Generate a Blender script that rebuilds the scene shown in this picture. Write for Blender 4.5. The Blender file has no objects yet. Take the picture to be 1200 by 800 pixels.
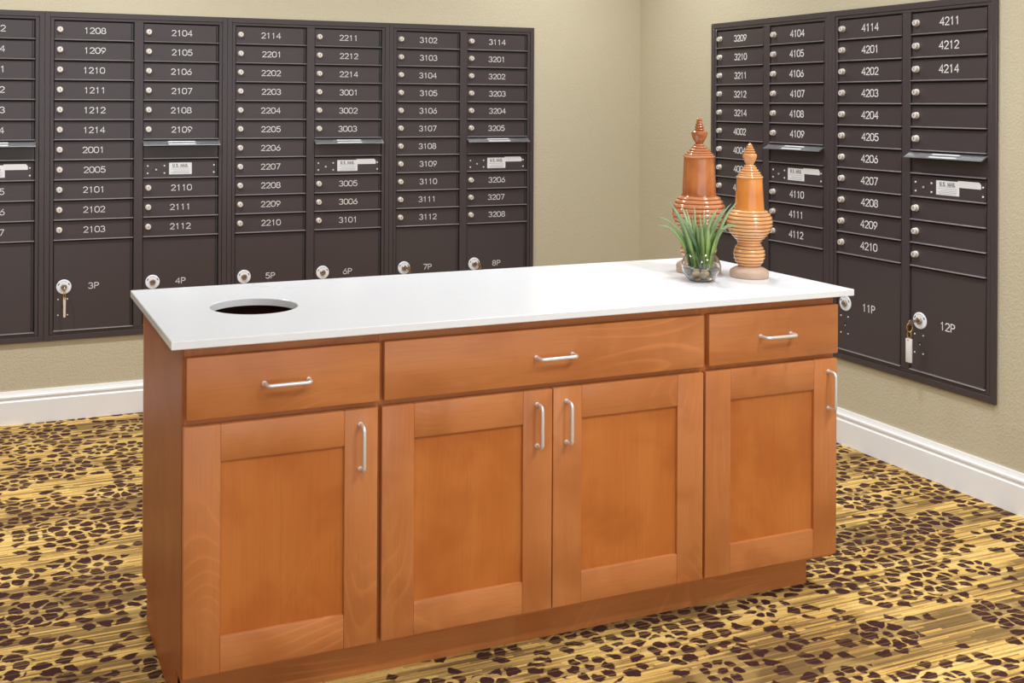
import bpy, bmesh, math, random
from mathutils import Vector, Matrix, Euler

S = bpy.context.scene
COL = S.collection
random.seed(7)

# ------------------------------------------------------------------ camera
CX, CY, CZ = -3.32655, -5.02708, 1.41112
YAW, ROLL, F = 0.38234, 0.00512, 1264.83
PX, PY = 490.264, 120.434
cam = bpy.data.cameras.new('camera')
cam.sensor_width = 36.0
cam.lens = F * 36.0 / 1200.0
cam.shift_x = (600 - PX) / 1200.0
cam.shift_y = (PY - 400) / 1200.0
cam.clip_start = 0.05
co = bpy.data.objects.new('camera', cam)
COL.objects.link(co)
r0 = Vector((math.cos(YAW), -math.sin(YAW), 0)); u0 = Vector((0, 0, 1)); f0 = Vector((math.sin(YAW), math.cos(YAW), 0))
cr, sr = math.cos(ROLL), math.sin(ROLL)
R = r0 * cr + u0 * sr
U = u0 * cr - r0 * sr
M = Matrix(((R.x, U.x, -f0.x, CX), (R.y, U.y, -f0.y, CY), (R.z, U.z, -f0.z, CZ), (0, 0, 0, 1)))
co.matrix_world = M
S.camera = co

# ------------------------------------------------------------------ world, lights, exposure
S.view_settings.view_transform = 'Standard'
S.view_settings.look = 'None'
S.view_settings.exposure = 0.0
S.view_settings.gamma = 1.0
S.view_settings.use_curve_mapping = False
W = bpy.data.worlds.new('ambient_fill')  # even white fill from no seen source, added through the open front
S.world = W
W.use_nodes = True
W.node_tree.nodes['Background'].inputs[0].default_value = (0.95, 0.99, 1.04, 1)
W.node_tree.nodes['Background'].inputs[1].default_value = 1.48
CEIL = 2.62


def lamp(x, y, power, size=0.16, col=(0.96, 1.0, 1.05), tgt=None, spread=150):
    l = bpy.data.lights.new('ceiling_downlight', 'AREA')
    l.shape = 'DISK'
    l.size = size
    l.energy = power
    l.color = col
    l.spread = math.radians(spread)
    o = bpy.data.objects.new('ceiling_downlight', l)
    o.location = (x, y, CEIL - 0.01)
    COL.objects.link(o)
    return o


for (x, y, pw, sz) in ((-3.9, -0.95, 20, .2), (-2.75, -0.95, 19, .2), (-1.65, -0.95, 11, .2), (-5.2, -0.95, 14, .2),
                       (-0.6, -0.65, 12, .2), (-0.9, -1.9, 12, .2), (-0.9, -3.0, 16, .2), (-0.9, -4.0, 14, .2),
                       (-1.6, -4.4, 24, .15), (-2.8, -4.7, 22, .15), (-4.3, -4.7, 12, .15)):
    lamp(x, y, pw, sz)


# ------------------------------------------------------------------ materials
def srgb(r, g, b):
    def c(v):
        v /= 255.0
        return v / 12.92 if v <= 0.04045 else ((v + 0.055) / 1.055) ** 2.4
    return (c(r), c(g), c(b), 1)


class NT:
    def __init__(self, name):
        self.m = bpy.data.materials.new(name)
        self.m.use_nodes = True
        self.t = self.m.node_tree
        self.b = self.t.nodes['Principled BSDF']

    def n(self, typ, **kw):
        nd = self.t.nodes.new(typ)
        for k, v in kw.items():
            setattr(nd, k, v)
        return nd

    def l(self, a, b):
        self.t.links.new(a, b)

    def sock(self, s, v):
        if hasattr(v, 'is_output'):
            self.l(v, s)
        elif v is not None:
            s.default_value = v

    def math(self, op, a, b=None, c=None, clamp=False):
        nd = self.n('ShaderNodeMath', operation=op)
        nd.use_clamp = clamp
        for i, v in enumerate((a, b, c)):
            if v is not None:
                self.sock(nd.inputs[i], v)
        return nd.outputs[0]

    def vmath(self, op, a, b=None):
        nd = self.n('ShaderNodeVectorMath', operation=op)
        self.sock(nd.inputs[0], a)
        if b is not None:
            self.sock(nd.inputs[1], b)
        return nd

    def mix(self, f, a, b):
        nd = self.n('ShaderNodeMix', data_type='RGBA')
        self.sock(nd.inputs[0], f)
        self.sock(nd.inputs[6], a)
        self.sock(nd.inputs[7], b)
        return nd.outputs[2]

    def coord(self, kind='Object'):
        return self.n('ShaderNodeTexCoord').outputs[kind]

    def mapping(self, v, scale=(1, 1, 1), loc=(0, 0, 0), rot=(0, 0, 0)):
        nd = self.n('ShaderNodeMapping')
        self.l(v, nd.inputs[0])
        nd.inputs[1].default_value = loc
        nd.inputs[2].default_value = rot
        nd.inputs[3].default_value = scale
        return nd.outputs[0]

    def noise(self, v, scale, detail=3, rough=.5, dist=0.0):
        nd = self.n('ShaderNodeTexNoise')
        self.l(v, nd.inputs['Vector'])
        nd.inputs['Scale'].default_value = scale
        nd.inputs['Detail'].default_value = detail
        nd.inputs['Roughness'].default_value = rough
        nd.inputs['Distortion'].default_value = dist
        return nd.outputs['Fac']

    def step(self, v, lo, hi, a=0.0, b=1.0, smooth=True):
        nd = self.n('ShaderNodeMapRange')
        if smooth:
            nd.interpolation_type = 'SMOOTHSTEP'
        self.l(v, nd.inputs[0])
        for i, x in enumerate((lo, hi, a, b)):
            nd.inputs[i + 1].default_value = x
        return nd.outputs[0]

    def bump(self, h, strength, dist):
        nd = self.n('ShaderNodeBump')
        nd.inputs['Strength'].default_value = strength
        nd.inputs['Distance'].default_value = dist
        self.l(h, nd.inputs['Height'])
        self.l(nd.outputs[0], self.b.inputs['Normal'])

    def set(self, **kw):
        for k, v in kw.items():
            self.sock(self.b.inputs[k.replace('_', ' ')], v)
        return self.m


def simple(name, col, rough=.5, metal=0.0, **kw):
    t = NT(name)
    t.set(Base_Color=col, Roughness=rough, Metallic=metal, **kw)
    return t.m


def mat_wall():
    t = NT('wall_paint')
    c = t.coord()
    n = t.noise(c, 1.3, 2)
    t.set(Base_Color=t.mix(n, srgb(190, 180, 153), srgb(196, 186, 159)), Roughness=.55)
    h = t.noise(c, 110, 2, .55)
    h2 = t.step(h, .42, .62)
    t.bump(h2, .35, .0016)
    return t.m


def mat_wood(name, axis, c1, c2, c3, figure=1.0, rough=.34):
    t = NT(name)
    info = t.n('ShaderNodeObjectInfo')
    off = t.vmath('SCALE', t.vmath('ADD', (1.3, 2.1, 3.7), None).outputs[0])
    off = t.n('ShaderNodeVectorMath', operation='SCALE')
    off.inputs[0].default_value = (7.3, 3.1, 5.7)
    t.l(info.outputs['Random'], off.inputs['Scale'])
    v = t.vmath('ADD', t.coord(), off.outputs[0]).outputs[0]
    sc = [9, 9, 9]
    sc[axis] = 1.0
    g = t.mapping(v, tuple(sc))
    blot = t.noise(v, 5.5, 3, .55, .4)
    big = t.noise(g, 1.0, 3, .55, .2)
    zone = t.noise(v, 2.6, 1)
    # contour lines of a stretched field give the flame figure of flat-sawn maple
    lines = t.math('FRACT', t.math('MULTIPLY', t.noise(t.mapping(v, tuple(3.2 if i != axis else .9 for i in range(3))), 1.0, 1.2, .45, .3), 36.0))
    ln = t.math('MULTIPLY', t.step(lines, .0, .10), t.step(lines, .10, .42, 1, 0))
    lineamt = t.math('MULTIPLY', ln, t.math('MULTIPLY', t.step(zone, .46, .62), .17 * figure))
    fs = [220, 220, 220]
    fs[axis] = 7
    fine = t.noise(t.mapping(v, tuple(fs)), 1.0, 2, .6)
    col = t.mix(t.step(big, .25, .75), c1, c2)
    col = t.mix(t.step(blot, .42, .70, 0, .7), col, c3)
    col = t.mix(t.math('MULTIPLY', t.step(fine, .45, .75), .22), col, tuple(x * .62 for x in c1[:3]) + (1,))
    col = t.mix(lineamt, col, tuple(min(1, x * 1.5) for x in c2[:3]) + (1,))
    t.set(Base_Color=col, Roughness=rough, Specular_IOR_Level=.45)
    t.bump(fine, .06, .0006)
    return t.m


MA, MB_, MC = srgb(178, 108, 58), srgb(191, 122, 70), srgb(166, 96, 48)
PA, PB, PC = srgb(178, 101, 42), srgb(187, 112, 52), srgb(164, 87, 33)
wood_v = mat_wood('maple_vertical_grain', 2, MA, MB_, MC)
wood_h = mat_wood('maple_horizontal_grain', 0, MA, MB_, MC, 1.5)
wood_p = mat_wood('maple_panel_veneer', 2, PA, PB, PC, .35)
wood_s = mat_wood('maple_side_shade', 2, srgb(156, 80, 36), srgb(164, 88, 43), srgb(142, 68, 28), .3, .42)  # darker maple copy, the end panel's shade put into its colour
wood_in = mat_wood('maple_dark_inside', 2, srgb(110, 62, 38), srgb(120, 66, 40), srgb(96, 52, 32), .2, .5)


def mat_bronze():
    t = NT('bronze_powder_coat')
    c = t.coord()
    n = t.noise(c, 420, 2)
    t.set(Base_Color=srgb(66, 58, 59), Roughness=.38, Metallic=.0, Specular_IOR_Level=.5)
    t.bump(n, .06, .0004)
    return t.m


bronze = mat_bronze()
lip_highlight = simple('bronze_lip_highlight', srgb(138, 128, 124), .32, .2)  # lighter bronze that paints a highlight along the door lips
black = simple('black_gap', srgb(18, 16, 16), .8)
paint_white = simple('white_number_paint', srgb(232, 230, 228), .5)
label_white = simple('white_sticker_paper', srgb(222, 222, 222), .55)
label_ink = simple('dark_sticker_ink', srgb(52, 50, 54), .6)
label_grey = simple('grey_sticker_ink', srgb(150, 150, 152), .6)
lock_steel = simple('cam_lock_nickel', srgb(226, 218, 208), .4, .35)
dial_white = simple('white_dial_enamel', srgb(232, 236, 242), .35)
dial_brass = simple('worn_brass', srgb(178, 160, 140), .34, .85)
gold = simple('gold_clasp', srgb(206, 160, 84), .3, .9)
alu = simple('brushed_aluminium', srgb(196, 196, 200), .32, .9)
nickel = simple('satin_nickel', srgb(226, 225, 224), .34, .6)
trim_white = simple('white_trim_paint', srgb(236, 235, 234), .35)
ceil_white = simple('ceiling_white', srgb(236, 232, 224), .8)
tag_cream = simple('pale_key_tag', srgb(214, 200, 186), .5)
tag_white = simple('white_key_tag', srgb(226, 222, 220), .4)


def mat_quartz():
    t = NT('white_quartz')
    c = t.coord()
    n = t.noise(c, 3.0, 5, .6, 1.2)
    vein = t.math('SUBTRACT', 1.0, t.step(t.math('ABSOLUTE', t.math('SUBTRACT', n, .5)), .0, .028))
    m = t.math('MULTIPLY', vein, t.step(t.noise(c, 1.7, 2), .5, .7, 0, .35))
    f = t.noise(c, 60, 3)
    base = t.mix(f, srgb(222, 223, 225), srgb(229, 230, 232))
    t.set(Base_Color=t.mix(m, base, srgb(196, 196, 198)), Roughness=.22, Specular_IOR_Level=.5)
    return t.m


quartz = mat_quartz()


def mat_carpet():
    t = NT('patterned_carpet')
    c = t.coord()
    sx = t.n('ShaderNodeSeparateXYZ')
    t.l(c, sx.inputs[0])
    # broken woven streaks running along x: rows of yarn, each cut into lengths of one shade
    def streak(rows, per, seed):
        row = t.math('FLOOR', t.math('MULTIPLY', sx.outputs[1], rows))
        w1 = t.n('ShaderNodeTexWhiteNoise', noise_dimensions='1D')
        t.l(t.math('ADD', row, seed), w1.inputs['W'])
        xx = t.math('FLOOR', t.math('ADD', t.math('MULTIPLY', sx.outputs[0], per), t.math('MULTIPLY', w1.outputs['Value'], 37.0)))
        cmb = t.n('ShaderNodeCombineXYZ')
        t.l(xx, cmb.inputs[0])
        t.l(row, cmb.inputs[1])
        w2 = t.n('ShaderNodeTexWhiteNoise', noise_dimensions='2D')
        t.l(cmb.outputs[0], w2.inputs['Vector'])
        return w2.outputs['Value']
    s1 = streak(120, 3.1, 3.7)
    s2 = streak(240, 6.0, 11.2)
    band = t.noise(t.mapping(c, (.6, 4.2, 1), (1.7, 4.4, 0)), 1.0, 3, .6)
    st = t.math('ADD', t.math('MULTIPLY', s1, .26), t.math('MULTIPLY', s2, .17))
    st = t.math('ADD', t.math('ADD', st, .325), t.math('MULTIPLY', t.math('SUBTRACT', band, .5), 1.05))
    ramp = t.n('ShaderNodeValToRGB')
    t.l(st, ramp.inputs[0])
    e = ramp.color_ramp.elements
    e[0].position = .28
    e[0].color = srgb(232, 199, 128)
    e[1].position = .73
    e[1].color = srgb(114, 90, 58)
    for pos, colr in ((.40, srgb(224, 186, 108)), (.47, srgb(208, 167, 93)), (.53, srgb(174, 139, 82)), (.60, srgb(138, 110, 68))):
        k = e.new(pos)
        k.color = colr
    base = ramp.outputs[0]
    # leopard spots
    warp = t.n('ShaderNodeTexNoise')
    t.l(c, warp.inputs['Vector'])
    warp.inputs['Scale'].default_value = 16
    wv = t.vmath('SCALE', t.vmath('SUBTRACT', warp.outputs['Color'], (.5, .5, .5)).outputs[0])
    wv.inputs['Scale'].default_value = .03
    warp2 = t.n('ShaderNodeTexNoise')
    t.l(c, warp2.inputs['Vector'])
    warp2.inputs['Scale'].default_value = 55
    wv2 = t.vmath('SCALE', t.vmath('SUBTRACT', warp2.outputs['Color'], (.5, .5, .5)).outputs[0])
    wv2.inputs['Scale'].default_value = .016
    cw = t.vmath('ADD', t.vmath('ADD', c, wv.outputs[0]).outputs[0], wv2.outputs[0]).outputs[0]
    SPOT = 22.5
    p2 = t.mapping(cw, (SPOT * .86, SPOT * 1.08, 0))
    ve = t.n('ShaderNodeTexVoronoi', voronoi_dimensions='2D', feature='DISTANCE_TO_EDGE')
    t.l(p2, ve.inputs['Vector'])
    ve.inputs['Scale'].default_value = 1.0
    ve.inputs['Randomness'].default_value = .85
    vf = t.n('ShaderNodeTexVoronoi', voronoi_dimensions='2D', feature='F1')
    t.l(p2, vf.inputs['Vector'])
    vf.inputs['Scale'].default_value = 1.0
    vf.inputs['Randomness'].default_value = .85
    # per-cell switch, so each spot is there or not as a whole
    cellpos = t.vmath('MULTIPLY', vf.outputs['Position'], (1 / (SPOT * .86), 1 / (SPOT * 1.08), 0)).outputs[0]
    dens = t.noise(t.mapping(cellpos, (1.6, 2.4, 1), (5.1, 2.3, 0)), 1.0, 2, .55)
    rnd = t.n('ShaderNodeSeparateColor')
    t.l(vf.outputs['Color'], rnd.inputs[0])
    on = t.math('GREATER_THAN', t.math('ADD', dens, t.math('MULTIPLY', t.math('SUBTRACT', rnd.outputs[0], .5), .30)), .41)
    size = t.math('ADD', .055, t.math('MULTIPLY', rnd.outputs[1], .06))
    spot = t.math('MULTIPLY', t.step(t.math('SUBTRACT', ve.outputs['Distance'], size), .0, .05), t.step(t.math('ADD', vf.outputs['Distance'], t.math('MULTIPLY', rnd.outputs[2], .12)), .50, .60, 1, 0))
    spot = t.math('MULTIPLY', spot, on)
    # flower rosettes
    FL = 3.7
    p3 = t.mapping(cw, (FL, FL, 0), (.37, .21, 0))
    fl = t.n('ShaderNodeTexVoronoi', voronoi_dimensions='2D', feature='F1')
    t.l(p3, fl.inputs['Vector'])
    fl.inputs['Scale'].default_value = 1.0
    fl.inputs['Randomness'].default_value = .8
    d = t.vmath('SUBTRACT', p3, fl.outputs['Position']).outputs[0]
    ds = t.n('ShaderNodeSeparateXYZ')
    t.l(d, ds.inputs[0])
    r = t.math('DIVIDE', fl.outputs['Distance'], FL)
    th = t.math('ARCTAN2', ds.outputs[1], ds.outputs[0])
    frnd = t.n('ShaderNodeSeparateColor')
    t.l(fl.outputs['Color'], frnd.inputs[0])
    npet = t.math('ADD', 7.0, t.math('FLOOR', t.math('MULTIPLY', frnd.outputs[0], 3)))
    ph = t.math('ADD', t.math('MULTIPLY', t.math('MULTIPLY', th, npet), .5), t.math('MULTIPLY', frnd.outputs[1], 6.28))
    pet = t.math('ABSOLUTE', t.math('SINE', ph))
    rout = t.math('ADD', .070, t.math('MULTIPLY', t.math('SUBTRACT', frnd.outputs[2], .5), .02))
    rin = t.math('ADD', .026, t.math('MULTIPLY', t.math('SUBTRACT', 1.0, pet), .012))
    ring = t.math('MULTIPLY', t.step(t.math('SUBTRACT', r, rin), 0, .004),
                  t.step(t.math('SUBTRACT', r, t.math('SUBTRACT', rout, t.math('MULTIPLY', t.math('SUBTRACT', 1.0, pet), .014))), -.004, 0, 1, 0))
    petal = t.math('MULTIPLY', ring, t.step(pet, .16, .30))
    dot = t.step(r, .012, .017, 1, 0)
    flower = t.math('MAXIMUM', petal, dot)
    have = t.math('GREATER_THAN', frnd.outputs[1], .18)
    zone = t.math('MULTIPLY', t.step(r, .077, .080, 1, 0), have)
    mask = t.math('ADD', t.math('MULTIPLY', spot, t.math('SUBTRACT', 1.0, zone)), t.math('MULTIPLY', flower, zone))
    fib = t.noise(t.mapping(c, (130, 300, 1)), 1.0, 2)
    mar = t.mix(fib, srgb(52, 29, 28), srgb(76, 47, 43))
    base = t.mix(t.step(fib, .3, .7, 0, .25), base, tuple(x * .55 for x in srgb(150, 122, 66)[:3]) + (1,))
    base = t.mix(t.math('MULTIPLY', t.step(r, .07, .10, 1, 0), .22), base, srgb(228, 196, 124))
    edge_n = t.math('MULTIPLY', mask, t.step(s2, .1, .3, .8, 1.0))
    t.set(Base_Color=t.mix(edge_n, base, mar), Roughness=.95, Specular_IOR_Level=.1)
    t.bump(t.noise(c, 420, 2), .5, .002)
    return t.m


carpet = mat_carpet()


def mat_finial(name, a, b, c_, rough=.12):
    t = NT(name)
    c = t.coord()
    n = t.noise(t.mapping(c, (1, 1, .5)), 22, 4, .6, .6)
    n2 = t.noise(c, 9, 2)
    sx = t.n('ShaderNodeSeparateXYZ')
    t.l(c, sx.inputs[0])
    col = t.mix(t.step(n, .3, .7), a, b)
    col = t.mix(t.step(n2, .42, .68, 0, .8), col, c_)
    t.set(Base_Color=col, Roughness=rough, Coat_Weight=.7, Coat_Roughness=.08)
    return t.m


fin_red = mat_finial('red_brown_lacquered_wood', srgb(172, 98, 50), srgb(190, 116, 62), srgb(140, 72, 36))
fin_red_rib = mat_finial('red_brown_ribbed_wood', srgb(200, 134, 92), srgb(212, 148, 106), srgb(184, 112, 70))
fin_org = mat_finial('orange_lacquered_wood', srgb(208, 128, 52), srgb(216, 140, 64), srgb(192, 108, 40))
groove = simple('dark_brown_groove', srgb(142, 84, 50), .35)  # darker brown on the recessed faces between the ridges
fin_org_rib = mat_finial('orange_ribbed_wood', srgb(218, 160, 106), srgb(226, 172, 118), srgb(206, 140, 84))
raw_wood = mat_wood('raw_grey_brown_wood', 0, srgb(178, 150, 130), srgb(192, 164, 144), srgb(164, 134, 114), .4, .5)


def mat_leaf():
    t = NT('grass_blade_green')
    c = t.coord()
    sx = t.n('ShaderNodeSeparateXYZ')
    t.l(c, sx.inputs[0])
    at = t.n('ShaderNodeAttribute', attribute_name='tone')
    z = t.step(sx.outputs[2], .09, .22)
    col = t.mix(at.outputs['Fac'], srgb(52, 96, 44), srgb(150, 178, 92))
    tip = t.mix(t.math('MULTIPLY', z, .75), col, srgb(178, 198, 160))
    t.set(Base_Color=tip, Roughness=.38)
    return t.m


leaf = mat_leaf()
glass = simple('clear_glass', (.97, .98, .98, 1), 0.0, 0.0, Transmission_Weight=1.0, IOR=1.45)
water_m = simple('clear_water', (.90, .91, .90, 1), 0.0, 0.0, Transmission_Weight=1.0, IOR=1.33)


# ------------------------------------------------------------------ mesh helpers
def obj(name, bm, mats, parent=None, smooth=False, label=None):
    me = bpy.data.meshes.new(name)
    bmesh.ops.recalc_face_normals(bm, faces=bm.faces)
    bm.to_mesh(me)
    bm.free()
    if not isinstance(mats, (list, tuple)):
        mats = [mats]
    for m in mats:
        me.materials.append(m)
    if smooth:
        for p in me.polygons:
            p.use_smooth = True
        if smooth != 'all':
            me.set_sharp_from_angle(angle=math.radians(38))
    o = bpy.data.objects.new(name, me)
    COL.objects.link(o)
    if parent is not None:
        o.parent = parent
    if label:
        o['label'] = label
    return o


def thing(name, label, cat, loc=(0, 0, 0), rz=0.0, group=None):
    o = bpy.data.objects.new(name, None)
    o.empty_display_size = .05
    o.location = loc
    o.rotation_euler = (0, 0, rz)
    COL.objects.link(o)
    tag(o, label, cat, group)
    return o


def tag(o, label, cat, group=None, kind=None):
    o['label'] = label
    o['category'] = cat
    if group:
        o['group'] = group
    if kind:
        o['kind'] = kind


def struct(o, label=None):
    o['kind'] = 'structure'
    if label:
        o['label'] = label
    return o


def box(bm, lo, hi, bev=0.0, mi=0, seg=1):
    vs = [bm.verts.new((x, y, z)) for x in (lo[0], hi[0]) for y in (lo[1], hi[1]) for z in (lo[2], hi[2])]
    fs = []
    for q in ((0, 1, 3, 2), (4, 6, 7, 5), (0, 4, 5, 1), (2, 3, 7, 6), (0, 2, 6, 4), (1, 5, 7, 3)):
        f = bm.faces.new([vs[i] for i in q])
        f.material_index = mi
        fs.append(f)
    if bev:
        ed = list({e for f in fs for e in f.edges})
        r = bmesh.ops.bevel(bm, geom=ed, offset=bev, segments=seg, profile=.5, affect='EDGES', material=mi)
        for f in r['faces']:
            f.material_index = mi


def prism(bm, prof, axis, a, b, mi=0):
    """extrude a closed 2-D outline along axis: axis 0 -> outline is (y,z); axis 1 -> (x,z); axis 2 -> (x,y)."""
    def pt(p, t):
        return {0: (t, p[0], p[1]), 1: (p[0], t, p[1]), 2: (p[0], p[1], t)}[axis]
    A = [bm.verts.new(pt(p, a)) for p in prof]
    B = [bm.verts.new(pt(p, b)) for p in prof]
    n = len(prof)
    sides = []
    for i in range(n):
        f = bm.faces.new((A[i], A[(i + 1) % n], B[(i + 1) % n], B[i]))
        f.material_index = mi
        sides.append(f)
    bm.faces.new(A[::-1]).material_index = mi
    bm.faces.new(B).material_index = mi
    return sides


def cyl(bm, c, r, h, axis=1, seg=20, mi=0, bev=0.0, r2=None):
    """solid cylinder from c along -Y (axis 1), +Z (axis 2) or +X (0), with a chamfered far rim"""
    r2 = r if r2 is None else r2
    prof = [(r, 0), (r2, h - bev), (r2 - bev, h)] if bev else [(r, 0), (r2, h)]
    rings = []
    for (rr, t) in prof:
        ring = []
        for k in range(seg):
            a = 2 * math.pi * k / seg
            u, v = rr * math.cos(a), rr * math.sin(a)
            ring.append(bm.verts.new({1: (c[0] + u, c[1] - t, c[2] + v), 2: (c[0] + u, c[1] + v, c[2] + t),
                                      0: (c[0] + t, c[1] + u, c[2] + v)}[axis]))
        rings.append(ring)
    for a, b in zip(rings, rings[1:]):
        for k in range(seg):
            bm.faces.new((a[k], a[(k + 1) % seg], b[(k + 1) % seg], b[k])).material_index = mi
    bm.faces.new(rings[0][::-1]).material_index = mi
    bm.faces.new(rings[-1]).material_index = mi


def lathe(bm, prof, seg=48, mi=None, close=False):
    rings = []
    for (r, z) in prof:
        if r < 1e-5:
            rings.append([bm.verts.new((0, 0, z))])
        else:
            rings.append([bm.verts.new((r * math.cos(2 * math.pi * k / seg), r * math.sin(2 * math.pi * k / seg), z)) for k in range(seg)])
    for i, (a, b) in enumerate(zip(rings, rings[1:])):
        for k in range(seg):
            k2 = (k + 1) % seg
            if len(a) == 1 and len(b) == 1:
                continue
            if len(a) == 1:
                f = bm.faces.new((a[0], b[k2], b[k]))
            elif len(b) == 1:
                f = bm.faces.new((a[k], a[k2], b[0]))
            else:
                f = bm.faces.new((a[k], a[k2], b[k2], b[k]))
            if mi:
                f.material_index = mi(i)
    if len(rings[0]) > 1 and not close:
        bm.faces.new(rings[0][::-1])
    if len(rings[-1]) > 1 and not close:
        bm.faces.new(rings[-1])
    if close:
        a, b = rings[-1], rings[0]
        for k in range(seg):
            k2 = (k + 1) % seg
            bm.faces.new((a[k], a[k2], b[k2], b[k]))


def tube(bm, pts, r, seg=10, mi=0, caps=True, closed=False):
    pts = [Vector(p) for p in pts]
    rings = []
    n = len(pts)
    up = None
    for i, p in enumerate(pts):
        if closed:
            d = (pts[(i + 1) % n] - pts[i - 1]).normalized()
        else:
            d = (pts[min(i + 1, n - 1)] - pts[max(i - 1, 0)]).normalized()
        if up is None:
            up = Vector((0, 0, 1)) if abs(d.z) < .9 else Vector((1, 0, 0))
        s = d.cross(up).normalized()
        up = s.cross(d).normalized()
        rr = r[i] if isinstance(r, (list, tuple)) else r
        rings.append([bm.verts.new(p + s * rr * math.cos(2 * math.pi * k / seg) + up * rr * math.sin(2 * math.pi * k / seg)) for k in range(seg)])
    pairs = list(zip(rings, rings[1:])) + ([(rings[-1], rings[0])] if closed else [])
    for a, b in pairs:
        for k in range(seg):
            bm.faces.new((a[k], a[(k + 1) % seg], b[(k + 1) % seg], b[k])).material_index = mi
    if caps and not closed:
        bm.faces.new(rings[0][::-1]).material_index = mi
        bm.faces.new(rings[-1]).material_index = mi


# ------------------------------------------------------------------ single-stroke lettering
def arc(cx, cy, rx, ry, a0, a1, n=12):
    return [(cx + rx * math.cos(math.radians(a0 + (a1 - a0) * i / n)), cy + ry * math.sin(math.radians(a0 + (a1 - a0) * i / n))) for i in range(n + 1)]


GLYPH = {
    '0': [arc(.3, .70, .3, .3, 0, 180) + arc(.3, .30, .3, .3, 180, 360) + [(.6, .70)]],
    '1': [[(.14, .80), (.32, 1.0), (.32, 0)]],
    '2': [arc(.3, .71, .28, .29, 165, -30) + [(.02, 0), (.6, 0)]],
    '3': [arc(.28, .745, .27, .255, 155, -90) + arc(.28, .25, .31, .25, 82, -155)],
    '4': [[(.46, 0), (.46, 1.0), (0, .30), (.62, .30)]],
    '5': [[(.54, 1.0), (.10, 1.0), (.05, .56)] + arc(.28, .32, .31, .32, 128, -150)],
    '6': [[(.46, 1.0)] + arc(.30, .31, .30, .31, 150, -210)],
    '7': [[(.02, 1.0), (.6, 1.0), (.22, 0)]],
    '8': [arc(.3, .755, .25, .245, -90, 270, 20), arc(.3, .255, .3, .255, 90, 450, 20)],
    '9': [[(.14, 0)] + arc(.30, .69, .30, .31, -30, 330)],
    'P': [[(.06, 0), (.06, 1.0), (.34, 1.0)] + arc(.34, .74, .26, .26, 90, -90) + [(.06, .48)]],
    'U': [[(.05, 1), (.05, .3)] + arc(.3, .28, .25, .28, 180, 360) + [(.55, 1)]],
    'S': [arc(.3, .75, .25, .25, 30, 270) + arc(.3, .25, .27, .25, 90, -150)],
    'M': [[(0, 0), (0, 1), (.32, .2), (.64, 1), (.64, 0)]],
    'A': [[(0, 0), (.3, 1), (.6, 0)], [(.12, .36), (.48, .36)]],
    'I': [[(.3, 0), (.3, 1)]],
    'L': [[(.08, 1), (.08, 0), (.55, 0)]],
    'O': [arc(.3, .5, .31, .5, 0, 360, 22)],
    'T': [[(.0, 1), (.6, 1)], [(.3, 1), (.3, 0)]],
    'G': [arc(.32, .5, .3, .5, 50, 360, 18) + [(.36, .5)]],
    'N': [[(.05, 0), (.05, 1), (.55, 0), (.55, 1)]],
    '.': [[(.29, 0), (.31, .03)]],
    ' ': [],
}


def stroke(bm, pts, w, y, th, mi=0):
    """flat ribbon with rounded ends along pts (x,z) lying at depth y, th thick toward -Y"""
    P = [Vector((p[0], p[1])) for p in pts]
    Q = [P[0]]
    for p in P[1:]:
        if (p - Q[-1]).length > 1e-7:
            Q.append(p)
    P = Q
    n = len(P)
    Lf, Rt = [], []
    for i in range(n):
        d0 = (P[i] - P[i - 1]).normalized() if i else (P[1] - P[0]).normalized()
        d1 = (P[i + 1] - P[i]).normalized() if i < n - 1 else d0
        t = d0 + d1
        if t.length < 1e-4:
            t = Vector((-d0.y, d0.x))
        t.normalize()
        nn = Vector((-t.y, t.x))
        k = max(.55, abs(nn.dot(Vector((-d0.y, d0.x)))))
        Lf.append(P[i] + nn * w / k / 2)
        Rt.append(P[i] - nn * w / k / 2)
    d = (P[1] - P[0]).normalized()
    s = (P[-1] - P[-2]).normalized()

    def cap(c, dr):
        nn = Vector((-dr.y, dr.x))
        return [c + (nn * math.cos(a) + dr * math.sin(a)) * w / 2 for a in (math.pi * .25, math.pi * .5, math.pi * .75)]
    end = cap(P[-1], s)
    start = cap(P[0], -d)

    def V(p, yy):
        return bm.verts.new((p.x, yy, p.y))
    f = [(V(a, y - th), V(b, y - th), V(a, y), V(b, y)) for a, b in zip(Lf, Rt)]
    for a, b in zip(f, f[1:]):
        for q in ((a[0], a[1], b[1], b[0]), (a[0], b[0], b[2], a[2]), (a[1], a[3], b[3], b[1])):
            bm.faces.new(q).material_index = mi
    for row, pts_, (iL, iR) in ((f[-1], end, (0, 1)), (f[0], start, (1, 0))):
        vs = [V(p, y - th) for p in pts_]
        bm.faces.new([row[iL]] + vs + [row[iR]]).material_index = mi


NARROW = {'I': .55, '.': .50, ' ': .60, 'M': 1.08}


def text(bm, s, cx, cz, h, y, th=.0003, w=.0034, adv=.80, mi=0, sx=1.0):
    tot = sum(adv * NARROW.get(c, 1) for c in s[:-1]) * h * sx + .6 * h * sx
    x = cx - tot / 2
    for ch in s:
        k = NARROW.get(ch, 1)
        dx = (k - 1) * .3 if k < 1 else 0
        for st in GLYPH[ch]:
            stroke(bm, [(x + (p[0] + dx) * h * sx, cz - h / 2 + p[1] * h) for p in st], w, y, th, mi)
        x += adv * k * h * sx


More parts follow.
